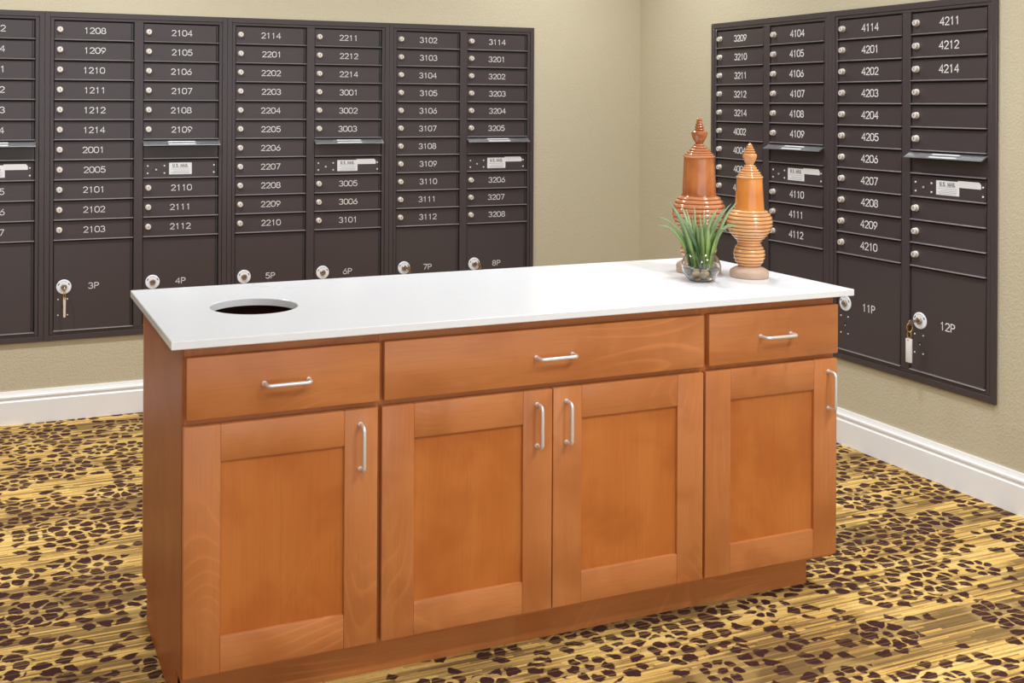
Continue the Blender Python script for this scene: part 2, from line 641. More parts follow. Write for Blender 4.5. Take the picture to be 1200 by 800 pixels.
# ------------------------------------------------------------------ room shell
WALL = 0.006
bm = bmesh.new()
box(bm, (-6.5, WALL, -.02), (WALL + .12, WALL + .12, CEIL + .1))
struct(obj('wall_back', bm, mat_wall()), 'beige orange-peel textured wall behind the island')
wallm = bpy.data.materials['wall_paint']
bm = bmesh.new()
box(bm, (WALL, -7.0, -.02), (WALL + .12, WALL, CEIL + .1))
struct(obj('wall_right', bm, wallm), 'beige textured wall to the right of the island')
bm = bmesh.new()
box(bm, (-6.5, -7.0, -.10), (WALL + .12, WALL + .12, 0))
struct(obj('floor', bm, carpet), 'gold striped carpet with maroon leopard spots and flowers')
bm = bmesh.new()
box(bm, (-6.5, -7.0, CEIL), (WALL + .12, WALL + .12, CEIL + .1))
struct(obj('ceiling', bm, ceil_white))
bm = bmesh.new()
box(bm, (-6.62, -7.0, -.02), (-6.5, WALL + .12, CEIL + .1))
struct(obj('wall_left', bm, wallm))  # unseen wall, added to cut the light on the island's left end
# baseboards: profile (distance out of the wall, height)
BP = [(0, 0), (.017, 0), (.017, .098), (.013, .103), (.013, .111), (.0155, .114), (.0155, .121), (.011, .127), (.008, .135), (.006, .143), (0, .143)]
bm = bmesh.new()
prism(bm, [(WALL - a, z) for a, z in BP], 0, -6.5, WALL - .0)
struct(obj('baseboard_back', bm, trim_white), 'white moulded baseboard along the back wall')
bm = bmesh.new()
prism(bm, [(WALL - a, z) for a, z in BP], 1, -7.0, WALL - .0)
struct(obj('baseboard_right', bm, trim_white), 'white moulded baseboard along the right wall')

# ------------------------------------------------------------------ island: cabinets and worktop
IX, IY, IYAW = -2.94069, -2.61222, 0.00319
ZT, TH, LEN, DEP = 0.87986, 0.0195, 1.947, 0.703


def isl(a, b, z=0.0):
    c, s = math.cos(IYAW), math.sin(IYAW)
    return (IX + c * a - s * b, IY + s * a + c * b, z)


DOORY, BOXY, BACKY = .020, .0395, .637      # door faces, carcass front, carcass back
ZB, ZTOP = .103, ZT - TH                     # carcass bottom and top


def handle(parent, x, z, vertical, L=.114):
    """bent round bar pull: feet at the door face, bar .028 in front of it"""
    bm = bmesh.new()
    r, out, h = .0048, .030, L / 2 - .0042
    pts = [(-h, 0, 0), (-h, -.010, 0)]
    rad = .011
    for k in range(7):
        a = math.pi / 2 * k / 6
        pts.append((-h + rad - rad * math.cos(a), -out + rad - rad * math.sin(a), 0))
    pts += [(-p[0], p[1], 0) for p in reversed(pts)]
    if vertical:
        pts = [(0, p[1], p[0]) for p in pts]
    tube(bm, pts, r, 10)
    for s in (-h, h):
        c = (0, 0, s) if vertical else (s, 0, 0)
        cyl(bm, c, .0062, .003, 1, 12)
    o = obj('handle', bm, nickel, parent, True, 'satin nickel bar handle')
    o.location = (x, DOORY, z)
    return o


def shaker_door(parent, x0, x1, hx):
    z0, z1 = .1168, .6800
    st = .084
    bm = bmesh.new()
    y0, y1 = DOORY, DOORY + .019
    box(bm, (x0, y0, z0), (x0 + st, y1, z1), .0022, 0, 2)
    box(bm, (x1 - st, y0, z0), (x1, y1, z1), .0022, 0, 2)
    for a, b in ((z0, z0 + st - .003), (z1 - st, z1)):
        box(bm, (x0 + st - .0005, y0 + .0003, a), (x1 - st + .0005, y1 - .0003, b), .0030, 1, 2)
    d = obj('door', bm, [wood_v, wood_h], parent, True)
    bm = bmesh.new()
    box(bm, (x0 + st - .004, y0 + .0085, z0 + st - .008), (x1 - st + .004, y1 - .003, z1 - st + .004))
    obj('door_panel', bm, wood_p, d)
    handle(d, hx, .592, True)
    return d


def drawer(parent, x0, x1, hx):
    bm = bmesh.new()
    box(bm, (x0, DOORY, .6945), (x1, DOORY + .019, .8355), .0028, 0, 2)
    d = obj('drawer', bm, wood_h, parent, True)
    handle(d, hx, .764, False)
    return d


def cabinet(label, a0, a1, left_end=False, right_end=False):
    """open-topped carcass from a0 to a1 in island coordinates; the empty stands at its base"""
    t = thing('base_cabinet', label, 'cabinet', isl(0, 0, 0), IYAW, 'base cabinets of the island')
    # carcass: sides, bottom, back and the face frame, all one body
    bm = bmesh.new()
    p = .018
    box(bm, (a0, BOXY + .019, ZB), (a0 + p, BACKY, ZTOP), 0, 1)
    box(bm, (a1 - p, BOXY + .019, ZB), (a1, BACKY, ZTOP), 0, 1)
    box(bm, (a0 + p, BOXY + .019, ZB), (a1 - p, BACKY, ZB + p), 0, 1)
    box(bm, (a0 + p, BACKY - .008, ZB + p), (a1 - p, BACKY, ZTOP), 0, 1)
    box(bm, (a0, BOXY, ZB), (a0 + .04, BOXY + .019, ZTOP), 0, 0)
    box(bm, (a1 - .04, BOXY, ZB), (a1, BOXY + .019, ZTOP), 0, 0)
    for z0, z1 in ((ZB, ZB + .035), (.668, .706), (ZTOP - .045, ZTOP)):
        box(bm, (a0 + .04, BOXY + .0002, z0), (a1 - .04, BOXY + .0188, z1), 0, 2)
    obj('carcass', bm, [wood_v, wood_in, wood_h], t)
    if left_end:
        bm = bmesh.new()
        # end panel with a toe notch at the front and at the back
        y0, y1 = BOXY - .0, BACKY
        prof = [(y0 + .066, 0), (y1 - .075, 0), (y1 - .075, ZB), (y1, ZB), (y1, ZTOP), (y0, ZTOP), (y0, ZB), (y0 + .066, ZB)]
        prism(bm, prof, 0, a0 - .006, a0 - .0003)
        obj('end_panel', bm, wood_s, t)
    bm = bmesh.new()
    box(bm, (a0 - (.006 if left_end else 0), BACKY + .0005, ZB - .013), (a1, BACKY + .0205, ZTOP - .004), .0015)
    obj('back_panel', bm, wood_v, t)
    return t


c1 = cabinet('orange-brown maple cabinet under the round countertop hole, one drawer over one door', .036, .5008, left_end=True)
drawer(c1, .0375, .4985, .268)
shaker_door(c1, .0315, .4940, .449)
c2 = cabinet('widest orange-brown maple cabinet, one long drawer over a pair of doors', .5016, 1.4411)
drawer(c2, .5100, 1.4390, .9745)
shaker_door(c2, .5045, .9695, .9245)
shaker_door(c2, .9725, 1.4380, 1.0100)
c3 = cabinet('orange-brown maple cabinet under the two wooden finials, one drawer over one door', 1.4419, 1.9065, right_end=True)
drawer(c3, 1.4560, 1.9080, 1.682)
shaker_door(c3, 1.4455, 1.9045, 1.871)

# plinth: one low frame on the floor that carries the three cabinets
pl = thing('plinth', 'long low maple plinth on the carpet under the three cabinets', 'plinth', isl(0, 0, 0), IYAW)
for nm, lo, hi in (('front_board', (.042, BOXY + .066, 0), (1.8725, BOXY + .078, ZB)), ('rear_board', (.042, BACKY - .087, 0), (1.8725, BACKY - .075, ZB)),
                   ('side_board', (1.8605, BOXY + .0783, 0), (1.8725, BACKY - .0873, ZB))):
    bm = bmesh.new()
    box(bm, lo, hi, .0008)
    obj(nm, bm, wood_h, pl)

# worktop with a round hole
HA, HB, HR = .270, .354, .113
bm = bmesh.new()
N = 64
ang = [2 * math.pi * k / N for k in range(N)]


def edge_pt(t):
    dx, dy = math.cos(t), math.sin(t)
    k = min((LEN - HA) / dx if dx > 1e-9 else 1e9, -HA / dx if dx < -1e-9 else 1e9,
            (DEP - HB) / dy if dy > 1e-9 else 1e9, -HB / dy if dy < -1e-9 else 1e9)
    return HA + dx * k, HB + dy * k


corner = sorted(math.atan2(y - HB, x - HA) % (2 * math.pi) for x in (0, LEN) for y in (0, DEP))
ang = sorted([a for a in ang if all(abs(a - c) > .02 for c in corner)] + corner)
N = len(ang)
B = .0018


def ring(fn, z):
    return [bm.verts.new((*fn(a), z)) for a in ang]


def inner(r):
    return lambda a: (HA + r * math.cos(a), HB + r * math.sin(a))


def outer(ins):
    def f(a):
        x, y = edge_pt(a)
        return min(max(x, ins), LEN - ins), min(max(y, ins), DEP - ins)
    return f


rs = [ring(inner(HR), ZTOP + .0), ring(inner(HR), ZT - B), ring(inner(HR + B), ZT), ring(outer(B), ZT), ring(outer(0), ZT - B), ring(outer(0), ZTOP + B), ring(outer(B), ZTOP)]
for a, b in zip(rs, rs[1:] + rs[:1]):
    for k in range(N):
        bm.faces.new((a[k], a[(k + 1) % N], b[(k + 1) % N], b[k]))
bmesh.ops.remove_doubles(bm, verts=bm.verts, dist=1e-6)
ct = obj('countertop', bm, quartz, None, False)
ct.location = isl(0, 0, 0)
ct.rotation_euler = (0, 0, IYAW)
tag(ct, 'white quartz worktop with a round cut-out, lying on the maple cabinets', 'countertop')

# ------------------------------------------------------------------ mailbox units
HROW = .0889
Z1 = 1.6796
ZTOPR = Z1 + HROW            # top of the first row
ZBASE, ZCAP = .352, 1.8065
CW, GAP, UW = .34658, .03917, .80892
MARG = (UW - 2 * CW - GAP) / 2
FY, PYD = -.0115, -.0035      # local depth of trim face and door plates (wall surface at 0)
# local frame: x along the wall, -y out of the wall, origin at base centre


def local_x(col):
    return -UW / 2 + MARG + col * (CW + GAP)


def make_frame(unit):
    bm = bmesh.new()
    w2 = UW / 2 - .0006
    # flat flange round the outside and the bar between the columns
    xs = [-w2, local_x(0) - .016, local_x(0), local_x(0) + CW, local_x(1), local_x(1) + CW, local_x(1) + CW + .016, w2]
    zb, zt = .391, ZTOPR
    for (x0, x1, z0, z1, y) in (
            (xs[0], xs[1], ZBASE, ZCAP, FY), (xs[6], xs[7], ZBASE, ZCAP, FY),
            (xs[1], xs[6], ZBASE, zb - .014, FY), (xs[1], xs[6], zt + .014, ZCAP, FY),
            (xs[1] + .0016, xs[2], zb - .0125, zt + .0125, FY + .002), (xs[5], xs[6] - .0016, zb - .0125, zt + .0125, FY + .002),
            (xs[2], xs[5], zb - .0125, zb - .001, FY + .002), (xs[2], xs[5], zt + .002, zt + .0125, FY + .002),
            (xs[3], xs[4], zb - .001, zt + .002, FY + .001)):
        box(bm, (x0, y, z0 - ZBASE), (x1, -.0004, z1 - ZBASE), .0007)
    # dark back seen in the gaps
    box(bm, (xs[1], -.0016, zb - .015 - ZBASE), (xs[6], -.0003, zt + .015 - ZBASE), 0, 1)
    # small rivet on the right flange
    return obj('frame', bm, [bronze, black], unit, True)


LIP = [(PYD, .0), (FY - .0022, .0004), (FY - .0022, .0026), (FY + .0022, .0052), (PYD, .0072)]


def door_mesh(name, h, right_strip=True):
    """plate with a protruding bottom lip; local origin at its lower-left corner, h high"""
    bm = bmesh.new()
    x0, x1 = .0035, CW - .0035
    box(bm, (x0, PYD, .0035), (x1 - .011, -.0018, h - .0042), .0005)
    box(bm, (x1 - .0085, PYD - .0025, .0095), (x1 - .0035, -.0018, h - .003), .0005)
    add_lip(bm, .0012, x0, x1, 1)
    o = obj(name, bm, [bronze, lip_highlight], None, True)
    return o


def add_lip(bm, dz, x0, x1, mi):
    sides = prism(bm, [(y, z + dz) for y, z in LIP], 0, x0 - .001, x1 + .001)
    sides[2].material_index = mi      # upper slope, its highlight painted in with lighter bronze


def cam_lock_mesh():
    bm = bmesh.new()
    cyl(bm, (0, PYD, 0), .0132, .005, 1, 22, 0, .0012)
    cyl(bm, (0, PYD - .005, 0), .0112, .011, 1, 22, 0, .0012)
    box(bm, (-.0012, PYD - .0164, -.0050), (.0012, PYD - .0158, .0050), 0, 1)
    return obj('lock', bm, [lock_steel, label_ink], None, True, 'round nickel cam lock')


def parcel_lock_mesh():
    bm = bmesh.new()
    R1, R0 = .0320, .0135
    seg = 40
    prof = [(R0, 0), (R0, .0035), (R1 - .002, .0035), (R1, .0018), (R1, 0)]
    rings = [[bm.verts.new((r * math.cos(2 * math.pi * k / seg), PYD - t, r * math.sin(2 * math.pi * k / seg))) for k in range(seg)] for r, t in prof]
    for a, b in zip(rings, rings[1:]):
        for k in range(seg):
            bm.faces.new((a[k], a[(k + 1) % seg], b[(k + 1) % seg], b[k]))
    # key cylinder in the middle
    cyl(bm, (0, PYD, 0), .0132, .012, 1, 24, 1, .002)
    box(bm, (-.0075, PYD - .0126, -.0012), (.0075, PYD - .0119, .0012), 0, 2)
    # two dark marks and the faint curved legend on the ring
    for a0 in (152, 28):
        a = math.radians(a0)
        q = Vector((math.cos(a), math.sin(a)))
        d = Vector((-q.y, q.x))
        c = q * .0245
        stroke(bm, [tuple(c - d * .0035), tuple(c + d * .0035)], .0042, PYD - .0034, .0003, 2)
    for k in range(7):
        a = math.radians(118 - k * 9.4)
        q = Vector((math.cos(a), math.sin(a))) * .0258
        stroke(bm, [tuple(q), tuple(q * .89)], .0013, PYD - .0034, .0003, 3)
    return obj('parcel_lock', bm, [dial_white, dial_brass, label_ink, label_grey], None, True, 'white round dial with brass key cylinder')


def parcel_door_mesh():
    h = Z1 - 10 * HROW - .391
    bm = bmesh.new()
    x0, x1 = .0035, CW - .0035
    box(bm, (x0, PYD, .0035), (x1 - .011, -.0018, h - .0042), .0005)
    box(bm, (x1 - .0085, PYD - .0025, .0095), (x1 - .0035, -.0018, h - .003), .0005)
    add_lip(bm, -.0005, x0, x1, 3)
    # latch plate screws and plugged keyhole below the dial
    zl = .587 - .391
    for dx in (.022, .062):
        for dz in (-.055, -.125):
            cyl(bm, (dx, PYD, zl + dz), .0032, .0025, 1, 10, 1, .001)
    cyl(bm, (.045, PYD, zl - .088), .0065, .0012, 1, 14, 2)
    cyl(bm, (.047, PYD - .001, zl - .091), .0026, .0012, 1, 10, 1)
    return obj('parcel_door', bm, [bronze, lock_steel, black, lip_highlight], None, True)


def slot_plate_mesh():
    bm = bmesh.new()
    x0, x1 = .0035, CW - .0035
    h = HROW
    box(bm, (x0, PYD, .0035), (x1, -.0018, h - .030), .0005)
    box(bm, (x0 + .030, -.0030, h - .031), (x1 - .030, -.0018, h - .006), 0, 1)
    box(bm, (x0, PYD, h - .030), (x0 + .030, -.0018, h - .004), .0003)
    box(bm, (x1 - .030, PYD, h - .030), (x1, -.0018, h - .004), .0003)
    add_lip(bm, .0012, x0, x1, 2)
    return obj('mail_slot', bm, [bronze, black, lip_highlight], None, True)


def hood_mesh():
    bm = bmesh.new()
    # sloping aluminium hood over the slot, seen as a shelf from the side
    x0, x1 = -.001, CW + .001
    h = HROW
    prism(bm, [(PYD, h - .0005), (-.042, h - .0215), (-.042, h - .0240), (-.039, h - .0240), (PYD, h - .0045)], 0, x0, x1)
    return obj('slot_hood', bm, alu, None, True, 'brushed aluminium hood over the mail slot')


def hood_label_mesh():
    bm = bmesh.new()
    sl = (.021) / (.0385)
    h = HROW

    def P(x, t, up):   # t runs 0..1 down the hood
        y = PYD + t * (-.042 - PYD)
        z = h - .0005 - t * .021
        return (x, y - up * .48, z + up * .88)
    c = CW / 2
    a = [bm.verts.new(P(x, t, .0004)) for x, t in ((c - .062, .90), (c + .062, .90), (c + .062, .26), (c - .062, .26))]
    b = [bm.verts.new(P(x, t, -.0002)) for x, t in ((c - .062, .90), (c + .062, .90), (c + .062, .26), (c - .062, .26))]
    bm.faces.new(a)
    for i in range(4):
        bm.faces.new((a[i], a[(i + 1) % 4], b[(i + 1) % 4], b[i]))
    tb = bmesh.new()
    text(tb, 'OUTGOING MAIL', c, .5, .5, 0, .001, .09, .80, 0, .0150)
    # the text was laid out with z in 0..1 hood units: map it onto the slope
    mp = {}
    for v in tb.verts:
        t = .80 - (.44 * v.co.z)
        mp[v] = bm.verts.new(P(v.co.x, t, .0007))
    for f in tb.faces:
        try:
            nf = bm.faces.new([mp[v] for v in f.verts])
            nf.material_index = 1
        except ValueError:
            pass
    tb.free()
    return obj('label', bm, [label_white, label_grey], None, False, 'white strip sticker reading OUTGOING MAIL')


def master_mesh():
    o = door_mesh('master_panel', HROW)
    bm = bmesh.new()
    bm.from_mesh(o.data)
    for dx in (.0225, .0975, CW - .0215):
        for dz in (.0255, .0590):
            cyl(bm, (dx, PYD, dz), .0040, .0030, 1, 10, 3, .0012)
    cyl(bm, (.060, PYD, .042), .0085, .0010, 1, 16, 2)
    cyl(bm, (.060, PYD - .0008, .042), .0050, .0015, 1, 12, 3)
    box(bm, (.059, PYD - .0028, .0385), (.061, PYD - .0022, .0455), 0, 2)
    me = bpy.data.meshes.new('master_panel')
    bmesh.ops.recalc_face_normals(bm, faces=bm.faces)
    bm.to_mesh(me)
    bm.free()
    for m in (bronze, lip_highlight, black, lock_steel):
        me.materials.append(m)
    for p in me.polygons:
        p.use_smooth = True
    me.set_sharp_from_angle(angle=math.radians(38))
    o.data = me
    return o


def mail_label_mesh():
    bm = bmesh.new()
    x0, x1, z0, z1 = .119, .2225, .019, .0725
    box(bm, (x0, PYD - .0006, z0), (x1, PYD + .0002, z1), 0)
    text(bm, 'U.S. MAIL', (x0 + x1) / 2, z1 - .0125, .0130, PYD - .0005, .0004, .0026, .86, 1, .90)
    random.seed(3)
    for k, zz in enumerate((.050, .0425, .035, .0295, .024)):
        a = x0 + .008 + random.random() * (.02 if k % 2 == 0 else .004)
        b = x1 - .008 - random.random() * (.02 if k % 2 == 0 else .004)
        stroke(bm, [(a, zz), (b, zz)], .0016 if k else .0010, PYD - .0005, .0003, 2 if k else 1)
    return obj('label', bm, [label_white, label_ink, label_grey], None, False, 'white sticker headed U.S. MAIL')


def strip_label_mesh():
    bm = bmesh.new()
    x0, x1, z0, z1 = .217, .317, .0515, .0765
    prof = [(x0, z0), (x1 - .002, z0), (x1, z0 + .002), (x1, z1 - .010), (x1 - .008, z1), (x0, z1)]
    prism(bm, prof, 1, PYD - .0014, PYD - .0002)
    for zz in (.058, .064, .070):
        stroke(bm, [(x0 + .010, zz), (x1 - .014, zz)], .0010, PYD - .0013, .0003, 1)
    return obj('label', bm, [simple('pale_strip_sticker', srgb(224, 222, 222), .5), simple('faint_ink', srgb(206, 204, 206), .6)], None, False, 'pale strip sticker overlapping the mail label')


def copy_to(src, parent, loc):
    o = src.copy()
    COL.objects.link(o)
    o.parent = parent
    o.location = loc
    return o


P_DOOR = door_mesh('mailbox_door', HROW)
P_LOCK = cam_lock_mesh()
P_PLOCK = parcel_lock_mesh()
P_PARCEL = parcel_door_mesh()
P_SLOT = slot_plate_mesh()
P_HOOD = hood_mesh()
P_HLAB = hood_label_mesh()
P_MAST = master_mesh()
P_MLAB = mail_label_mesh()
P_SLAB = strip_label_mesh()
PROTO = [P_DOOR, P_LOCK, P_PLOCK, P_PARCEL, P_SLOT, P_HOOD, P_HLAB, P_MAST, P_MLAB, P_SLAB]


def number(parent, s, cx, cz, h, w, sx):
    bm = bmesh.new()
    text(bm, s, cx, cz, h, PYD, .0005, w, .76, 0, sx)
    return obj('number', bm, paint_white, parent, False, 'white painted number ' + s)


def mailbox_unit(label, loc, rz, left, right, pl, pr, strip=True, bold=.0028, nh=.0252, nsx=1.27):
    t = thing('mailbox_unit', label, 'mailbox', loc, rz, 'mailbox units set in the two walls')
    make_frame(t)
    for col, nums in ((0, left), (1, right)):
        x = local_x(col)
        k = 0
        for row in range(11):
            z = ZTOPR - (row + 1) * HROW - ZBASE
            if col == 1 and row == 6:
                d = copy_to(P_SLOT, t, (x, 0, z))
                hd = copy_to(P_HOOD, d, (0, 0, 0))
                hl = copy_to(P_HLAB, d, (0, 0, 0))
                continue
            if col == 1 and row == 7:
                d = copy_to(P_MAST, t, (x, 0, z))
                copy_to(P_MLAB, d, (0, 0, 0))
                if strip:
                    copy_to(P_SLAB, d, (0, 0, 0))
                continue
            d = copy_to(P_DOOR, t, (x, 0, z))
            copy_to(P_LOCK, d, (.0255, 0, .0485))
            s = nums[k] if k < len(nums) else None
            k += 1
            if s:
                number(d, s, CW / 2 + random.uniform(-.003, .003), .0470, nh, bold, nsx)
        d = copy_to(P_PARCEL, t, (x, 0, .391 - ZBASE))
        copy_to(P_PLOCK, d, (.0465, 0, .587 - .391))
        s = pl if col == 0 else pr
        if s:
            number(d, s, CW / 2, .586 - .391, nh, bold, nsx)
    return t


def rng(a, b):
    return [str(i) for i in range(a, b + 1)]


XL = -3.04186
for i, (lab, left, right, pl, pr, strip) in enumerate((
        ('bronze mailbox unit cut off by the left edge of the photo', [], ['1112', '1114'] + rng(1201, 1204) + rng(1205, 1207), None, '2P', True),
        ('bronze mailbox unit with doors 1208 to 2112 and parcel doors 3P and 4P', ['1208', '1209', '1210', '1211', '1212', '1214', '2001', '2005', '2101', '2102', '2103'], rng(2104, 2112), '3P', '4P', False),
        ('bronze mailbox unit with doors 2114 to 3101 and parcel doors 5P and 6P', ['2114'] + rng(2201, 2210), ['2211', '2212', '2214', '3001', '3002', '3003', '3005', '3006', '3101'], '5P', '6P', True),
        ('bronze mailbox unit with doors 3102 to 3208 and parcel doors 7P and 8P', rng(3102, 3112), ['3114'] + rng(3201, 3208), '7P', '8P', True))):
    x = XL - MARG + (i - 1) * UW + UW / 2
    mailbox_unit(lab, (x, WALL, ZBASE), 0.0, left, right, pl, pr, strip)
YR = -.66912
for i, (lab, left, right, pl, pr) in enumerate((
        ('bronze mailbox unit partly behind the finials, doors 3209 to 4112', ['3209', '3210', '3211', '3212', '3214', '4002', '4004', '4006', '4101', '4102', '4103'], rng(4104, 4112), '9P', '10P'),
        ('bronze mailbox unit with doors 4114 to 4214, parcel doors 11P and 12P', ['4114'] + rng(4201, 4210), ['4211', '4212', '4214'], '11P', '12P'))):
    y = YR + MARG - i * UW - UW / 2
    mailbox_unit(lab, (WALL, y, ZBASE), -math.pi / 2, left, right, pl, pr, True, .0036, .0285, 1.06)
for o in PROTO:
    bpy.data.objects.remove(o)


# ------------------------------------------------------------------ keys left in parcel locks
def key_at(label, wall, along, kind):
    """origin on the lock's key cylinder; -y points out of the wall"""
    z = .587
    if wall == 'L':
        t = thing('key', label, 'key', (along, WALL + PYD - .0128, z), 0, 'keys left in the parcel locks')
    else:
        t = thing('key', label, 'key', (WALL + PYD - .0128, along, z), -math.pi / 2, 'keys left in the parcel locks')
    bm = bmesh.new()
    if kind == 'tag':
        box(bm, (-.0012, -.030, -.009), (.0012, -.0002, .009), .0008)
        cyl(bm, (-.0015, -.026, -.004), .012, .003, 0, 18)
        obj('key_bow', bm, dial_brass, t, True)
        bm = bmesh.new()
        tube(bm, [(.012 * math.sin(a) * .35, -.030 + .006 * math.cos(a), -.030 + .014 * math.cos(a)) for a in [2 * math.pi * k / 20 for k in range(20)]], .0014, 8, closed=True)
        obj('key_ring', bm, gold, t, True)
        bm = bmesh.new()
        box(bm, (-.0055, -.0345, -.128), (.0055, -.0305, -.040), .0015)
        cyl(bm, (0, -.030, -.047), .0022, .005, 1, 10, 1)
        obj('key_tag', bm, [tag_cream, dial_brass], t, True, 'slim cream key tag')
    elif kind == 'clasp':
        box(bm, (-.0012, -.034, -.006), (.0012, -.0002, .006), .0008)
        cyl(bm, (-.0015, -.034, -.004), .011, .003, 0, 18)
        obj('key_bow', bm, dial_brass, t, True)
        bm = bmesh.new()
        tube(bm, [(.004 * math.sin(a), -.040 + .010 * math.sin(a), -.022 + .017 * math.cos(a)) for a in [2 * math.pi * k / 20 for k in range(20)]], .0018, 8, closed=True)
        tube(bm, [(.0095 * math.cos(a), -.042, -.050 + .012 * math.sin(a)) for a in [2 * math.pi * k / 20 for k in range(20)]], .0020, 8, closed=True)
        box(bm, (-.008, -.045, -.040), (.008, -.039, -.036), .001)
        obj('key_ring', bm, gold, t, True, 'gold clasp ring')
        bm = bmesh.new()
        box(bm, (-.0130, -.047, -.155), (.0130, -.038, -.064), .002, 0, 2)
        cyl(bm, (0, -.0375, -.069), .003, .0105, 1, 12, 1)
        obj('key_tag', bm, [tag_white, gold], t, True, 'white key tag')
    else:
        box(bm, (-.0012, -.016, -.005), (.0012, -.0002, .005), .0006)
        # bow turned a little down to the right
        b2 = bmesh.new()
        cyl(b2, (-.0013, -.024, 0), .0105, .0026, 0, 18)
        for v in b2.verts:
            v.co = Matrix.Rotation(math.radians(35), 4, 'Z') @ v.co
        me = bpy.data.meshes.new('tmp')
        b2.to_mesh(me)
        b2.free()
        bm.from_mesh(me)
        bpy.data.meshes.remove(me)
        obj('key_bow', bm, dial_brass, t, True)
        bm = bmesh.new()
        tube(bm, [(.014 + .009 * math.cos(a), -.022, -.010 + .010 * math.sin(a)) for a in [2 * math.pi * k / 18 for k in range(18)]], .0012, 8, closed=True)
        obj('key_ring', bm, gold, t, True)
    return t


key_at('key with a slim cream tag hanging from the lock of parcel door 3P', 'L', XL + .0465, 'tag')
key_at('brass key in the lock of parcel door 7P', 'L', XL + 2 * UW + .0465, 'plain')
key_at('brass key in the lock of parcel door 8P', 'L', XL + 2 * UW + CW + GAP + .0465, 'plain')
key_at('key with a white tag on a gold clasp in parcel door 12P', 'R', YR - UW - CW - GAP - .0465, 'clasp')


# ------------------------------------------------------------------ finials
def catmull(pts, n=6):
    out = []
    P = [pts[0]] + list(pts) + [pts[-1]]
    for i in range(1, len(P) - 2):
        p0, p1, p2, p3 = P[i - 1], P[i], P[i + 1], P[i + 2]
        for k in range(n):
            t = k / n
            out.append(tuple(.5 * (2 * p1[j] + (-p0[j] + p2[j]) * t + (2 * p0[j] - 5 * p1[j] + 4 * p2[j] - p3[j]) * t * t + (-p0[j] + 3 * p1[j] - 3 * p2[j] + p3[j]) * t ** 3) for j in (0, 1)))
    out.append(tuple(pts[-1]))
    return out


def ribbed(env, pitch, depth):
    """smooth envelope (r,z) turned into rounded ridges with tight grooves"""
    pts = catmull(env, 60)
    L = 0
    out = []
    prev = pts[0]
    acc = [0]
    for p in pts[1:]:
        L += math.dist(p, prev)
        acc.append(L)
        prev = p
    n = max(1, round(L / pitch))
    for p, s in zip(pts, acc):
        ph = (s / L * n) % 1.0
        out.append((p[0] - depth * (1 - math.sqrt(max(0.0, 1 - (2 * ph - 1) ** 2)) * 1.0), p[1]))
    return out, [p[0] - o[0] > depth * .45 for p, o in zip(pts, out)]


def rings_profile(steps):
    """stack of little rounded discs: (r, z0, z1)"""
    out = []
    for r, z0, z1 in steps:
        e = min(.0045, (z1 - z0) * .4)
        out += [(r - e * .8, z0), (r - e * .15, z0 + e * .5), (r, (z0 + z1) / 2), (r - e * .15, z1 - e * .5), (r - e * .8, z1)]
    return out


def finial(label, loc, P, mats, rot):
    s, zb = P['s'], P['zb']

    def q(r, y):
        return (r * s, (zb - y) * s)
    body_m, rib_m, base_m = mats
    t = thing('wooden_finial', label, 'finial', loc, rot, 'turned wooden finials on the worktop')
    bm = bmesh.new()
    lathe(bm, [q(*a) for a in P['base']], 12 if P.get('oct') else 48)
    obj('base', bm, base_m, t, True)
    bm = bmesh.new()
    pr, gv = ribbed([q(*a) for a in P['small']], P['pitch'] * s, P['dep'] * s)
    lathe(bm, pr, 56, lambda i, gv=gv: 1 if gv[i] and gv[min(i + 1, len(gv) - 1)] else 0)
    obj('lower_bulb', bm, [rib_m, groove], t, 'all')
    bm = bmesh.new()
    pr, gv = ribbed([q(*a) for a in P['bulge']], P['pitch'] * s, P['dep'] * s)
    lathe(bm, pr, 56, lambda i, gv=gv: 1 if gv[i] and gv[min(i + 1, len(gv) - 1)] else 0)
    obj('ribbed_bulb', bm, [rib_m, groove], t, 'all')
    bm = bmesh.new()
    lathe(bm, [q(*a) for a in P['body']], 56)
    obj('shaft', bm, body_m, t, True)
    bm = bmesh.new()
    lathe(bm, [q(*a) for a in P['collar']], 56)
    obj('collar', bm, rib_m, t, True)
    bm = bmesh.new()
    lathe(bm, [q(*a) for a in P['bulb']] , 40)
    obj('spire', bm, P.get('spire_m', rib_m), t, True)
    return t


def stepped(pairs, e=6.5):
    """from bottom to top, discs (r, y_bottom, y_top) in picture units -> profile with rounded rims"""
    out = []
    for r, y0, y1 in pairs:
        e2 = min(e, (y0 - y1) * .45)
        out += [(r - e2, y0), (r - e2 * .25, y0 - e2 * .4), (r, (y0 + y1) / 2), (r - e2 * .25, y1 + e2 * .4), (r - e2, y1)]
    return out


V2 = dict(s=1 / (4.444 * 380.0), zb=730.0, pitch=20.0, dep=9.0, oct=False,
          base=[(94, 730), (98, 727), (98, 700), (95, 693), (74, 680), (52, 672), (52, 664)],
          small=[(54, 672), (64, 660), (75, 640), (80, 618), (79, 596), (72, 574), (60, 556), (57, 548)],
          bulge=[(57, 552), (68, 537), (88, 515), (106, 490), (115, 462), (117, 440), (112, 415), (101, 395), (90, 384), (84, 379)],
          body=[(78, 382), (75.5, 376), (74, 370), (65, 222), (63, 214)],
          collar=stepped([(69, 216, 204), (60, 204, 194), (55, 194, 182), (45, 182, 168), (37, 168, 158), (30, 158, 148)]),
          bulb=[(21, 150), (19, 144), (23, 138), (31, 122), (36, 106), (37, 96), (33, 88)] + stepped([(28, 86, 74), (24, 74, 62), (18, 62, 50), (13, 50, 41)]) + [(7, 38), (4, 33), (0, 32)])
